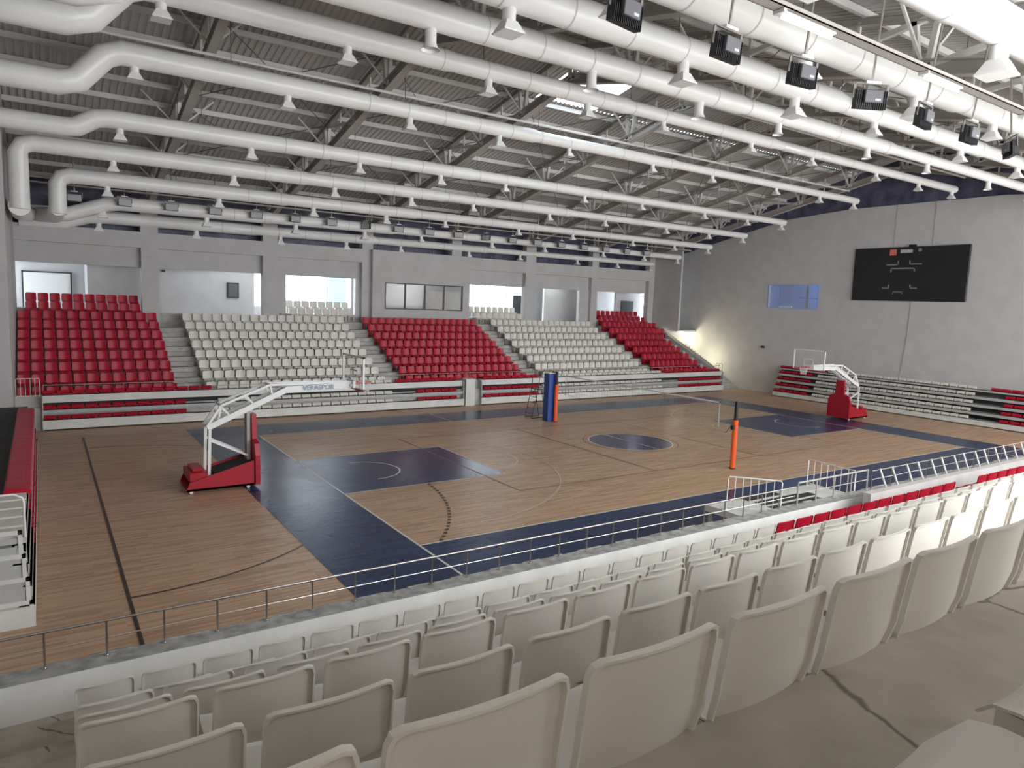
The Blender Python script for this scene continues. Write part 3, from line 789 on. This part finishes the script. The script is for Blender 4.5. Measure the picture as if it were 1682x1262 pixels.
# right white block: the smallest white seats in view, kept as one mass beyond the first three hundred white seats
bm = bmesh.new()
tmp = fw_me
def add_seats(xa, xb, rows):
    n = int(round((xb - xa) / .5)); pitch = (xb - xa) / n
    for r in rows:
        for i in range(n):
            b2 = bmesh.new(); b2.from_mesh(tmp)
            bmesh.ops.transform(b2, matrix=Matrix.Translation((xa + pitch * (i + .5), rowY(r), rowZ(r))) @ Matrix.Rotation(PI, 4, 'Z'), verts=b2.verts)
            me = bpy.data.meshes.new('t'); b2.to_mesh(me); b2.free(); bm.from_mesh(me); bpy.data.meshes.remove(me)
add_seats(18.4, 27.4, range(8)); add_seats(17.6, 21.6, (8, 9))
me = bpy.data.meshes.new('right_white_seats'); bm.to_mesh(me); bm.free(); me.materials.append(M['white_seat'])
o = link('right_white_seats', me); tag(o, 'mass of white seats in the right white block of the far stand', 'seats'); o['kind'] = 'stuff'

# ================================================================== TELESCOPIC BLEACHERS
def fold_seat():
    mb = MB()
    mb.prism([(-.02, 0), (-.10, .015), (-.12, .07), (-.09, .13), (-.03, .165), (.02, .15), (.04, .05)], 'x', -.215, .215)
    mb.box(-.17, -.14, .0, -.12, -.05, .05); mb.box(.12, -.14, .0, .17, -.05, .05)
    return mb
fold_w = fold_seat().mesh('folding_seat', M['white_seat']); fold_r = fold_seat().mesh('folding_seat', M['red_seat'])
def bleacher(name_label, length, tiers, loc, rz, spans, sname, step=.13, end_panel=True):
    """local: x along the front, y into the stand; tiers = [(z0, z1 of the fascia)]"""
    t = thing('telescopic_bleacher', name_label, 'bleacher', loc, rz, 'telescopic bleachers')
    top_ = tiers[-1][1]
    dp = step * len(tiers) + .2
    for k, (z0, z1) in enumerate(tiers):
        y0 = k * step
        MB().box(0, y0, z0, length, y0 + .04, z1).box(0, y0, z1 - .03, length, y0 + step + .2, z1).build('fascia_board', M['fascia'] if z1 - z0 > .25 or k == 0 else M['fascia_grey'], t)
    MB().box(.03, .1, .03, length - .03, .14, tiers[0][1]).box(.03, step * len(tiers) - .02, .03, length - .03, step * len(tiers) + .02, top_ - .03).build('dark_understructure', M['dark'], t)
    if end_panel:
        for x in (-.0, length - .04):
            MB().box(x, step * .5, 0.02, x + .04, dp, top_ - .05).build('end_panel', M['fascia_grey'], t)
    w_ = MB()
    for i in range(int(length / 2.4) + 1): w_.box(min(i * 2.4 + .1, length - .2), .06, 0, min(i * 2.4 + .22, length - .08), .12, .09)
    w_.build('wheels', M['black'], t)
    mw = Matrix.Translation(loc) @ Matrix.Rotation(rz, 4, 'Z')
    for k, (z0, z1) in enumerate(tiers):
        for (a, b, red, ks) in spans:
            if ks is not None and k not in ks: continue
            n = max(1, int(round((b - a) / .485)))
            for i in range(n):
                c = 'red' if red else 'white'
                s_ = link(c + '_folding_seat', fold_r if red else fold_w)
                s_.location = mw @ Vector((a + (b - a) * (i + .5) / n, k * step + .15, z1)); s_.rotation_euler = (0, 0, rz)
                tag(s_, '%s folded seat on %s, %s tier up, %s from left' % (c, sname + (' end' if False else ''), nth(k + 1), nth(i + 1) + (' of %s run' % ('left' if a < length / 2 else 'right') if red else '')), 'folding seat', '%s folded seats on %s' % (c, sname))
    return t
FT = [(.06, .46), (.70, .87), (1.13, 1.46)]
bleacher('long white telescopic bleacher at the left foot of the far stand', 19.7, FT, (-7.45, 19.1, 0), 0,
         [(0, 5.4, True, (0, 1)), (0, 6.5, True, (2,)), (6.7, 15.4, False, None), (15.6, 19.3, True, (2,)), (16.8, 19.3, True, (0, 1))], 'left far bleacher', step=.1)
bleacher('long white telescopic bleacher at the right foot of the far stand', 20.9, FT, (13.4, 19.1, 0), 0,
         [(.2, 4.1, True, None), (4.4, 14.6, False, None), (14.9, 20.7, True, (2,)), (16.3, 20.7, True, (0, 1))], 'right far bleacher', step=.1)
o = MB().box(12.35, 19.1, 0, 12.95, 19.58, 1.5).box(12.33, 19.08, 1.5, 12.97, 19.58, 1.54).bevel(.008, 1).build('white_end_cabinet', M['fascia']); tag(o, 'white cabinet box at the gap between the far bleachers', 'cabinet')
RT = [(.05, .36), (.60, .78), (1.03, 1.21), (1.46, 1.64), (1.88, 2.0)]
bleacher('white telescopic bleacher with five tiers along the right wall', 19.0, RT, (35.72, 15.9, 0), -PI / 2,
         [(0, 2.6, True, (0, 1, 2, 3)), (0, 3.7, True, (4,)), (3.0, 12.7, False, None), (14.2, 18.8, True, (0, 1, 2, 3)), (13.4, 18.8, True, (4,))], 'right wall bleacher', step=.16, end_panel=False)
# left bleacher: closed, red seats folded on top, white end steps
LT = [(.05, .40), (.55, .75), (.95, 1.15), (1.35, 1.50)]
t = bleacher('dark topped telescopic bleacher along the left wall with red seats', 15.9, LT, (-7.62, -.45, 0), PI / 2,
         [(3.4, 15.2, True, (0, 1, 2))], 'left wall bleacher', step=.03, end_panel=False)
MB().box(0, .25, 1.45, 16.4, 4.3, 1.5).build('platform', M['platform'], t)
MB().box(0, 1.3, 0, .05, 4.3, 1.45).build('end_skirt', M['platform'], t)
fl = MB(); fl.prism([(.0, 0), (-.03, .05), (.0, .10), (.1, .13), (.42, .15), (.46, .10), (.46, 0)], 'x', -.225, .225)
flat_me = fl.mesh('folded_flat_seat', M['red_seat'])
for i in range(24):
    s_ = link('red_folding_seat', flat_me); s_.location = (-7.68, -.45 + 3.4 + (i + .5) * 11.8 / 24, 1.5); s_.rotation_euler = (0, 0, PI / 2)
    tag(s_, 'red seat folded flat on top of left wall bleacher, %s from the near end' % nth(i + 1), 'folding seat', 'red seats on the left wall bleacher top')
e = MB()
for k in range(4):
    z0 = .06 + k * .42
    e.box(-.02, .02 + .04 * k, z0 + .34, .0, 1.2, z0 + .42); e.box(-.02, .02 + .04 * k, z0, 0, .08 + .04 * k, z0 + .42)
e.box(-.02, .5, 0, 0, .56, 1.6)
e.box(-.03, 0, 0, -.0, 1.3, .36)
e.build('end_frame', M['fascia'], t)
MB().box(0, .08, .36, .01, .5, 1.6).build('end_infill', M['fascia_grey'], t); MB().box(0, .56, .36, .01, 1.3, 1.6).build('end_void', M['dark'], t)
sp = MB()
for k in range(5): sp.box(.1 + .62 * k, .12, 1.5 + .05 * (0), .1 + .62 * k + .5, .58, 1.62)
sp.build('white_end_seats', M['white_seat'], t)

# ================================================================== BASKETBALL STANDS
def hoop(name_label, loc, rz, letters):
    t = thing('basketball_stand', name_label, 'basketball hoop', loc, rz, None)
    # local: x towards the court, origin on the floor under the baseline
    W = .62
    b = MB()
    b.prism([(-4.05, .10), (-2.15, .10), (-2.15, .86), (-3.95, .36)], 'y', -W, -W + .05)
    b.prism([(-4.05, .10), (-2.15, .10), (-2.15, .86), (-3.95, .36)], 'y', W - .05, W)
    b.box(-4.05, -W, .1, -2.1, W, .16)
    b.build('base', M['hoop_red'], t)
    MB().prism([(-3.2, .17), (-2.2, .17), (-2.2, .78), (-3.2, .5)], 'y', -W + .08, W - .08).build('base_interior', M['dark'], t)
    fpad = [(-.66, .1), (.66, .1), (.66, 1.0), (.55, 1.35), (.27, 1.45), (.22, 2.2), (-.22, 2.2), (-.27, 1.45), (-.55, 1.35), (-.66, 1.0)]
    MB().prism(fpad, 'x', -2.12, -1.98).build('front_pad', M['hoop_red'], t)
    MB().box(-3.95, -.55, .36, -3.45, .55, .62).box(-3.85, -.4, .62, -3.55, .4, .72).bevel(.02, 1).build('counterweight', M['hoop_red'], t)
    for x in (-3.9, -2.3):
        for y in (-.5, .5):
            MB().tube([(x, y - .03, .05), (x, y + .03, .05)], .05, 12).box(x - .02, y - .04, .04, x + .02, y + .04, .12).build('caster', M['rail_white'], t)
    for y in (-.33, .33):
        MB().bar((-3.38, y, .42), (-3.34, y, 1.85), .08, .08).build('rear_post', M['hoop_white'], t)
    MB().bar((-2.2, -.12, .8), (-2.2, -.12, 2.28), .1, .1).bar((-2.2, .12, .8), (-2.2, .12, 2.28), .1, .1).build('front_post', M['steel_grey'], t)
    MB().bar((-3.32, -.3, 1.5), (-2.25, -.2, .95), .06, .06).bar((-3.32, .3, 1.5), (-2.25, .2, .95), .06, .06).build('diagonal_strut', M['hoop_white'], t)
    arm = MB()
    for y in (-.26, .26):
        arm.bar((-3.4, y, 1.88), (-1.05, y * .8, 2.93), .09, .17)
        arm.bar((-1.1, y * .8, 2.93), (1.1, y * .45, 2.98), .08, .20)
        arm.bar((-3.38, y, 1.95), (-3.0, y, 2.53), .06, .07); arm.bar((-3.0, y, 2.53), (-1.58, y, 3.1), .06, .07); arm.bar((-1.58, y, 3.1), (1.1, y * .45, 3.1), .06, .06)
        for xa, za, xb, zb2 in ((-3.0, 2.5, -2.75, 2.2), (-2.3, 2.8, -2.05, 2.5), (-1.58, 3.1, -1.5, 2.75), (-3.0, 2.5, -3.1, 2.05)):
            arm.bar((xa, y, za), (xb, y, zb2), .05, .05)
    for x, z_ in ((-3.35, 1.9), (-1.1, 2.93), (-3.0, 2.53), (-1.58, 3.1), (1.05, 3.0)): arm.bar((x, -.26, z_), (x, .26, z_), .06, .06)
    arm.build('arm', M['hoop_white'], t)
    # backboard
    bd = MB().box(1.2, -.9, 2.9, 1.215, .9, 3.95).build('backboard', M['board_glass'], t)
    fr_ = MB()
    fr_.box(1.17, -.93, 2.88, 1.225, -.88, 3.97).box(1.17, .88, 2.88, 1.225, .93, 3.97).box(1.17, -.93, 3.92, 1.225, .93, 3.97).box(1.17, -.93, 2.88, 1.225, .93, 2.92)
    fr_.build('board_frame', M['hoop_white'], bd)
    q = MB(); q.box(1.216, -.295, 3.45, 1.222, .295, 3.5).box(1.216, -.295, 3.1, 1.222, -.245, 3.5).box(1.216, .245, 3.1, 1.222, .295, 3.5)
    q.build('target_square', M['hoop_white'], bd)
    MB().box(1.16, -.9, 2.84, 1.235, .9, 2.9).build('bottom_pad', M['hoop_red'], bd)
    MB().box(1.08, -.3, 2.9, 1.17, .3, 3.15).build('rear_plate', M['hoop_white'], t)
    rg = MB(); rg.tube([(1.6 + .225 * math.cos(2 * PI * i / 24), .225 * math.sin(2 * PI * i / 24), 3.05) for i in range(25)], .012, 6, False); rg.box(1.2, -.1, 3.0, 1.4, .1, 3.06)
    rim = rg.build('rim', M['rim'], t)
    nt = MB()
    for i in range(12):
        for s_ in (1, -1):
            a0 = 2 * PI * i / 12; pts = []
            for k in range(5):
                a = a0 + s_ * k * PI / 12; r = .225 - .1 * (k / 4) ** .7; pts.append((1.6 + r * math.cos(a), r * math.sin(a), 3.05 - .1 * k))
            nt.tube(pts, .006, 4, False)
    nt.build('net', M['net'], t)
    if letters:
        cu = bpy.data.curves.new('txt', 'FONT'); cu.body = 'VERASPOR'; cu.size = .22; cu.extrude = .002; cu.align_x = 'CENTER'; cu.align_y = 'CENTER'
        to = bpy.data.objects.new('txt', cu); COL.objects.link(to)
        dg = bpy.context.evaluated_depsgraph_get(); me = bpy.data.meshes.new_from_object(to.evaluated_get(dg)); bpy.data.objects.remove(to)
        me.materials.clear(); me.materials.append(M['ink_blue'])
        for y, s_ in ((-.25, 0),):
            lo_ = link('lettering', me, t); lo_.location = (-.05, -.262, 2.96); lo_.rotation_euler = (PI / 2, 0, R(5) * 0 + math.atan2(.09, 2.2))
    return t
hoop('basketball stand with red base and white arm at the left baseline', (0, 7.5, 0), 0, True)
hoop('basketball stand with red padded front at the right baseline', (28, 7.5, 0), PI, False)

# ================================================================== VOLLEYBALL
def vpost(y, label, padded):
    t = thing('volleyball_post', label, 'volleyball post', (14, y, 0))
    MB().tube([(0, 0, 0), (0, 0, 1.8), (0, 0, 1.8), (0, 0, 2.55)], [.045, .045, .07, .07], 14).build('pole', M['black'], t, True)
    MB().tube([(0, 0, .03), (0, 0, 1.85 if not padded else 1.9)], .10, 16).build('orange_sleeve', M['orange'], t, True)['label'] = 'orange padded sleeve'
    MB().tube([(0, 0, 0), (0, 0, .04)], .12, 16).build('floor_cap', M['black'], t, True)
    MB().box(-.05, -.02, 2.2, .06, .02, 2.32).build('pulley', M['chrome'], t)
    if not padded:
        MB().box(-.2, -.06, 1.5, -.09, .06, 1.66).tube([(-.18, .06, 1.58), (-.2, .1, 1.56), (-.36, .1, 1.40), (-.42, .14, 1.40)], .015, 6).build('winch', M['black'], t)
    return t
vpost(2.0, 'orange sleeved volleyball post with black top near the centre circle', False)
vpost(12.95, 'orange volleyball post standing beside the tall blue pad', True)
t = thing('blue_post_pad', 'tall square blue pad standing on the far court beside a ladder', 'pad', (13.85, 13.3, 0))
pb = MB().box(-.24, -.22, .02, .24, .22, 2.42).bevel(.03, 2).build('pad_body', M['blue_pad'], t)
MB().box(-.22, -.2, 2.42, .22, .2, 2.46).build('pad_top', M['rail_white'], t); MB().box(.24, -.2, 1.0, .262, .2, 2.5).build('dark_edge', M['dark'], t)
t = thing('volleyball_net', 'volleyball net with white tapes stretched between the posts', 'net', (14, 7.5, 0))
n_ = MB(); y0, y1 = -4.75, 4.75
k = 0
while y0 + k * .2 <= y1: yy = y0 + k * .2; n_.bar((0, yy, 1.45), (0, yy, 2.4), .004, .004); k += 1
for k in range(6): zz = 1.45 + k * .19; n_.bar((0, y0, zz), (0, y1, zz), .004, .004)
n_.build('mesh_cords', M['net_dark'], t)
MB().box(-.004, y0, 2.37, .004, y1, 2.43).build('top_tape', M['rail_white'], t)
MB().box(-.004, y0, 1.45, .004, y0 + .06, 2.43).build('side_tape', M['rail_white'], t); MB().box(-.004, y1 - .06, 1.45, .004, y1, 2.43).build('side_tape', M['rail_white'], t)
MB().tube([(0, -5.5, 2.45), (0, y0, 2.41)], .006, 5).tube([(0, y1, 2.41), (0, 5.45, 2.45)], .006, 5).build('tension_cord', M['net_dark'], t)
t = thing('umpire_stand', 'dark metal umpire ladder stand beside the blue pad', 'umpire stand', (13.85, 14.45, 0))
u = MB()
for y in (-.3, .3):
    u.tube([(-.45, y, 0), (-.1, y, 1.5), (-.05, y, 2.1)], .02, 6); u.tube([(.45, y, 0), (.1, y, 1.5)], .02, 6); u.tube([(-.45, y, .03), (.45, y, .03)], .02, 6)
u.build('frame', M['frame_dark'], t)
for k in range(5): MB().bar((-.42 + .075 * k, -.3, .25 + .28 * k), (-.42 + .075 * k, .3, .25 + .28 * k), .06, .02).build('rung', M['frame_dark'], t)
MB().box(-.15, -.32, 1.48, .25, .32, 1.52).build('seat', M['frame_dark'], t)

# ================================================================== SCOREBOARD
t = thing('scoreboard', 'big black scoreboard hung on the right wall', 'scoreboard', (XR, 7.86, 8.52), -PI / 2)
# local x runs towards -Y (to the right in the photo), local -y... face towards the hall
HW, HH = 3.42, 1.65
MB().box(-HW, -.16, -HH, HW, -.02, HH).bevel(.02, 1).build('casing', M['black'], t)
MB().box(-HW + .06, -.165, -HH + .06, HW - .06, -.158, HH - .06).build('face', M['screen'], t)
def smark(name, m, rects):
    q = MB()
    for a, b, c, d in rects: q.box(a, -.172, c, b, -.165, d)
    q.build(name, m, t)
def sx(px): return (px - 855) / 1330 * 2 * HW      # crop pixel -> local
def sz(pz): return -(pz - 500) / 640 * 2 * HH
smark('red_emblem', M['screen_red'], [(sx(628), sx(708), sz(275), sz(205))])
smark('name_strip', M['screen_text'], [(sx(755), sx(895), sz(250), sz(212))])
q = MB(); q.tube([(sx(980), -.17, sz(222)), (sx(980), -.166, sz(222))], .11, 16); q.build('round_emblem', M['screen_mark'], t)
th = 12
for rects in ([(sx(600), sx(745), sz(395), sz(380)), (sx(733), sx(747), sz(395), sz(340))],
              [(sx(868), sx(882), sz(390), sz(340)), (sx(868), sx(1018), sz(390), sz(378))],
              [(sx(655), sx(945), sz(440), sz(424)), (sx(655), sx(670), sz(478), sz(424)), (sx(930), sx(945), sz(470), sz(424))],
              [(sx(570), sx(655), sz(675), sz(660)), (sx(642), sx(658), sz(672), sz(625))],
              [(sx(895), sx(912), sz(675), sz(625)), (sx(895), sx(985), sz(675), sz(660))],
              [(sx(705), sx(825), sz(716), sz(704)), (sx(705), sx(716), sz(742), sz(704)), (sx(812), sx(825), sz(735), sz(704))]):
    smark('line_mark', M['screen_mark'], rects)
MB().box(-.05, -.14, HH, .35, -.04, HH + .13).box(.02, -.2, HH + .03, .12, -.14, HH + .1).build('top_sensor', M['black'], t)

# ================================================================== RAILINGS
def rail(name, label, x0, x1, y, z0, h, pitch, r=.022, mid=True, mat_='chrome', wall_rail=True):
    t = thing(name, label, 'railing', (x0, y, z0))
    Lh = x1 - x0
    MB().tube([(0, 0, h), (Lh, 0, h)], r, 10).build('top_rail', M[mat_], t, True)
    if mid: MB().tube([(0, 0, h * .52), (Lh, 0, h * .52)], r * .45, 8).build('middle_rail', M[mat_], t, True)
    n = int(Lh / pitch)
    for i in range(n + 1):
        MB().tube([(i * pitch, 0, 0), (i * pitch, 0, h)], r * .8, 8).tube([(i * pitch, 0, 0), (i * pitch, 0, .012)], r * 2, 10).build('post', M[mat_], t, True)
    return t
rail('parapet_railing', 'low stainless steel railing along the near parapet, left run', -9.25, 6.2, -5.76, 1.69, .42, .596, r=.015)
t = rail('parapet_railing', 'stainless railing on the near parapet right of the hatch, with slanted struts', 9.3, 33.0, -5.76, 1.69, .45, .9, r=.013)
for i in range(9):
    for dx in (0, .55):
        x = .25 + i * 1.25 + dx
        MB().tube([(x, -.26, 0), (x - .14, -.12, .52)], .024, 10).build('slanted_strut', M['rail_white'], t, True)
def gate(label, p, q, z0, h, nb, kind='chrome'):
    a = Vector((*p, z0)); b = Vector((*q, z0))
    t = thing('guard_gate', label, 'gate', a); d = b - a; up = Vector((0, 0, h))
    MB().tube([(0, 0, 0), up * .94, up + d * .02, up + d * .98, d + up * .94, d], .016, 8).build('frame', M[kind], t, True)
    MB().tube([up * .12, up * .12 + d], .012, 6).build('bottom_bar', M[kind], t, True)
    for i in range(1, nb):
        MB().tube([d * (i / nb) + up * .12, d * (i / nb) + up * .99], .010, 6).build('bar', M[kind], t, True)
    return t
gate('barred chrome gate at the left side of the platform hatch', (5.2, -4.75), (5.95, -5.6), 1.45, .78, 7, 'rail_white')
gate('barred chrome gate at the right side of the platform hatch', (9.0, -4.25), (8.85, -5.6), 1.45, .70, 7, 'rail_white')
t = rail('parapet_railing', 'short grey handrail in front of the platform hatch', 6.3, 9.1, -5.76, 1.69, .5, .7, mat_='steel_grey')
ph = MB(); ph.box(5.15, -5.62, 1.3, 9.3, -4.2, 1.45)
o = ph.build('hatch_platform', M['fascia']); tag(o, 'white platform with dark stair openings behind the near parapet', 'platform')
MB().box(6.3, -5.35, 1.451, 8.2, -5.02, 1.456).box(6.35, -4.92, 1.451, 8.4, -4.62, 1.456).box(6.3, -4.5, 1.451, 7.6, -4.25, 1.456).box(6.3, -5.52, 1.451, 6.9, -5.40, 1.456).build('dark_opening', M['dark'], o)
for x in (5.25, 9.2):
    for y in (-5.5, -4.3): MB().box(x - .04, y - .04, 0, x + .04, y + .04, 1.3).build('leg', M['fascia_grey'], o)
# far stand railing and stair rail
rail('stand_railing', 'thin grey railing along the front of the far stand', -7.4, 34.4, 19.635, 1.42, .40, 1.45, r=.014, mid=False, mat_='steel_grey')
gate('white barred gate at the far left corner', (-8.3, 19.3), (-7.5, 19.3), 1.35, .8, 5, 'rail_white')
gate('grey barred gate at the right end of the far bleacher', (34.35, 19.35), (34.35, 19.95), 1.1, .85, 2, 'steel_grey')
t = thing('stair_handrail', 'sloping handrail beside the lit stair at the right', 'handrail', (34.5, 20.2, 1.35))
MB().tube([(0, 0, .32), (0, 6.0, 3.1)], .022, 8).build('top_rail', M['steel_grey'], t, True)
for i in range(8): MB().tube([(0, .1 + i * .8, .1 + i * .372), (0, .1 + i * .8, .36 + i * .372)], .014, 6).build('post', M['steel_grey'], t)
t = thing('bleacher_guard_rail', 'white tubular guard rail at the near end of the left bleacher', 'guard rail', (-8.4, -.4, 1.5))
MB().tube([(-1.2, 0, .85), (.55, 0, .85), (.66, 0, .78), (.68, 0, .7), (.68, 0, 0)], .022, 8).build('top_rail', M['rail_white'], t, True)
MB().tube([(.15, .0, 0), (.15, 0, .85)], .015, 8).build('post', M['rail_white'], t)
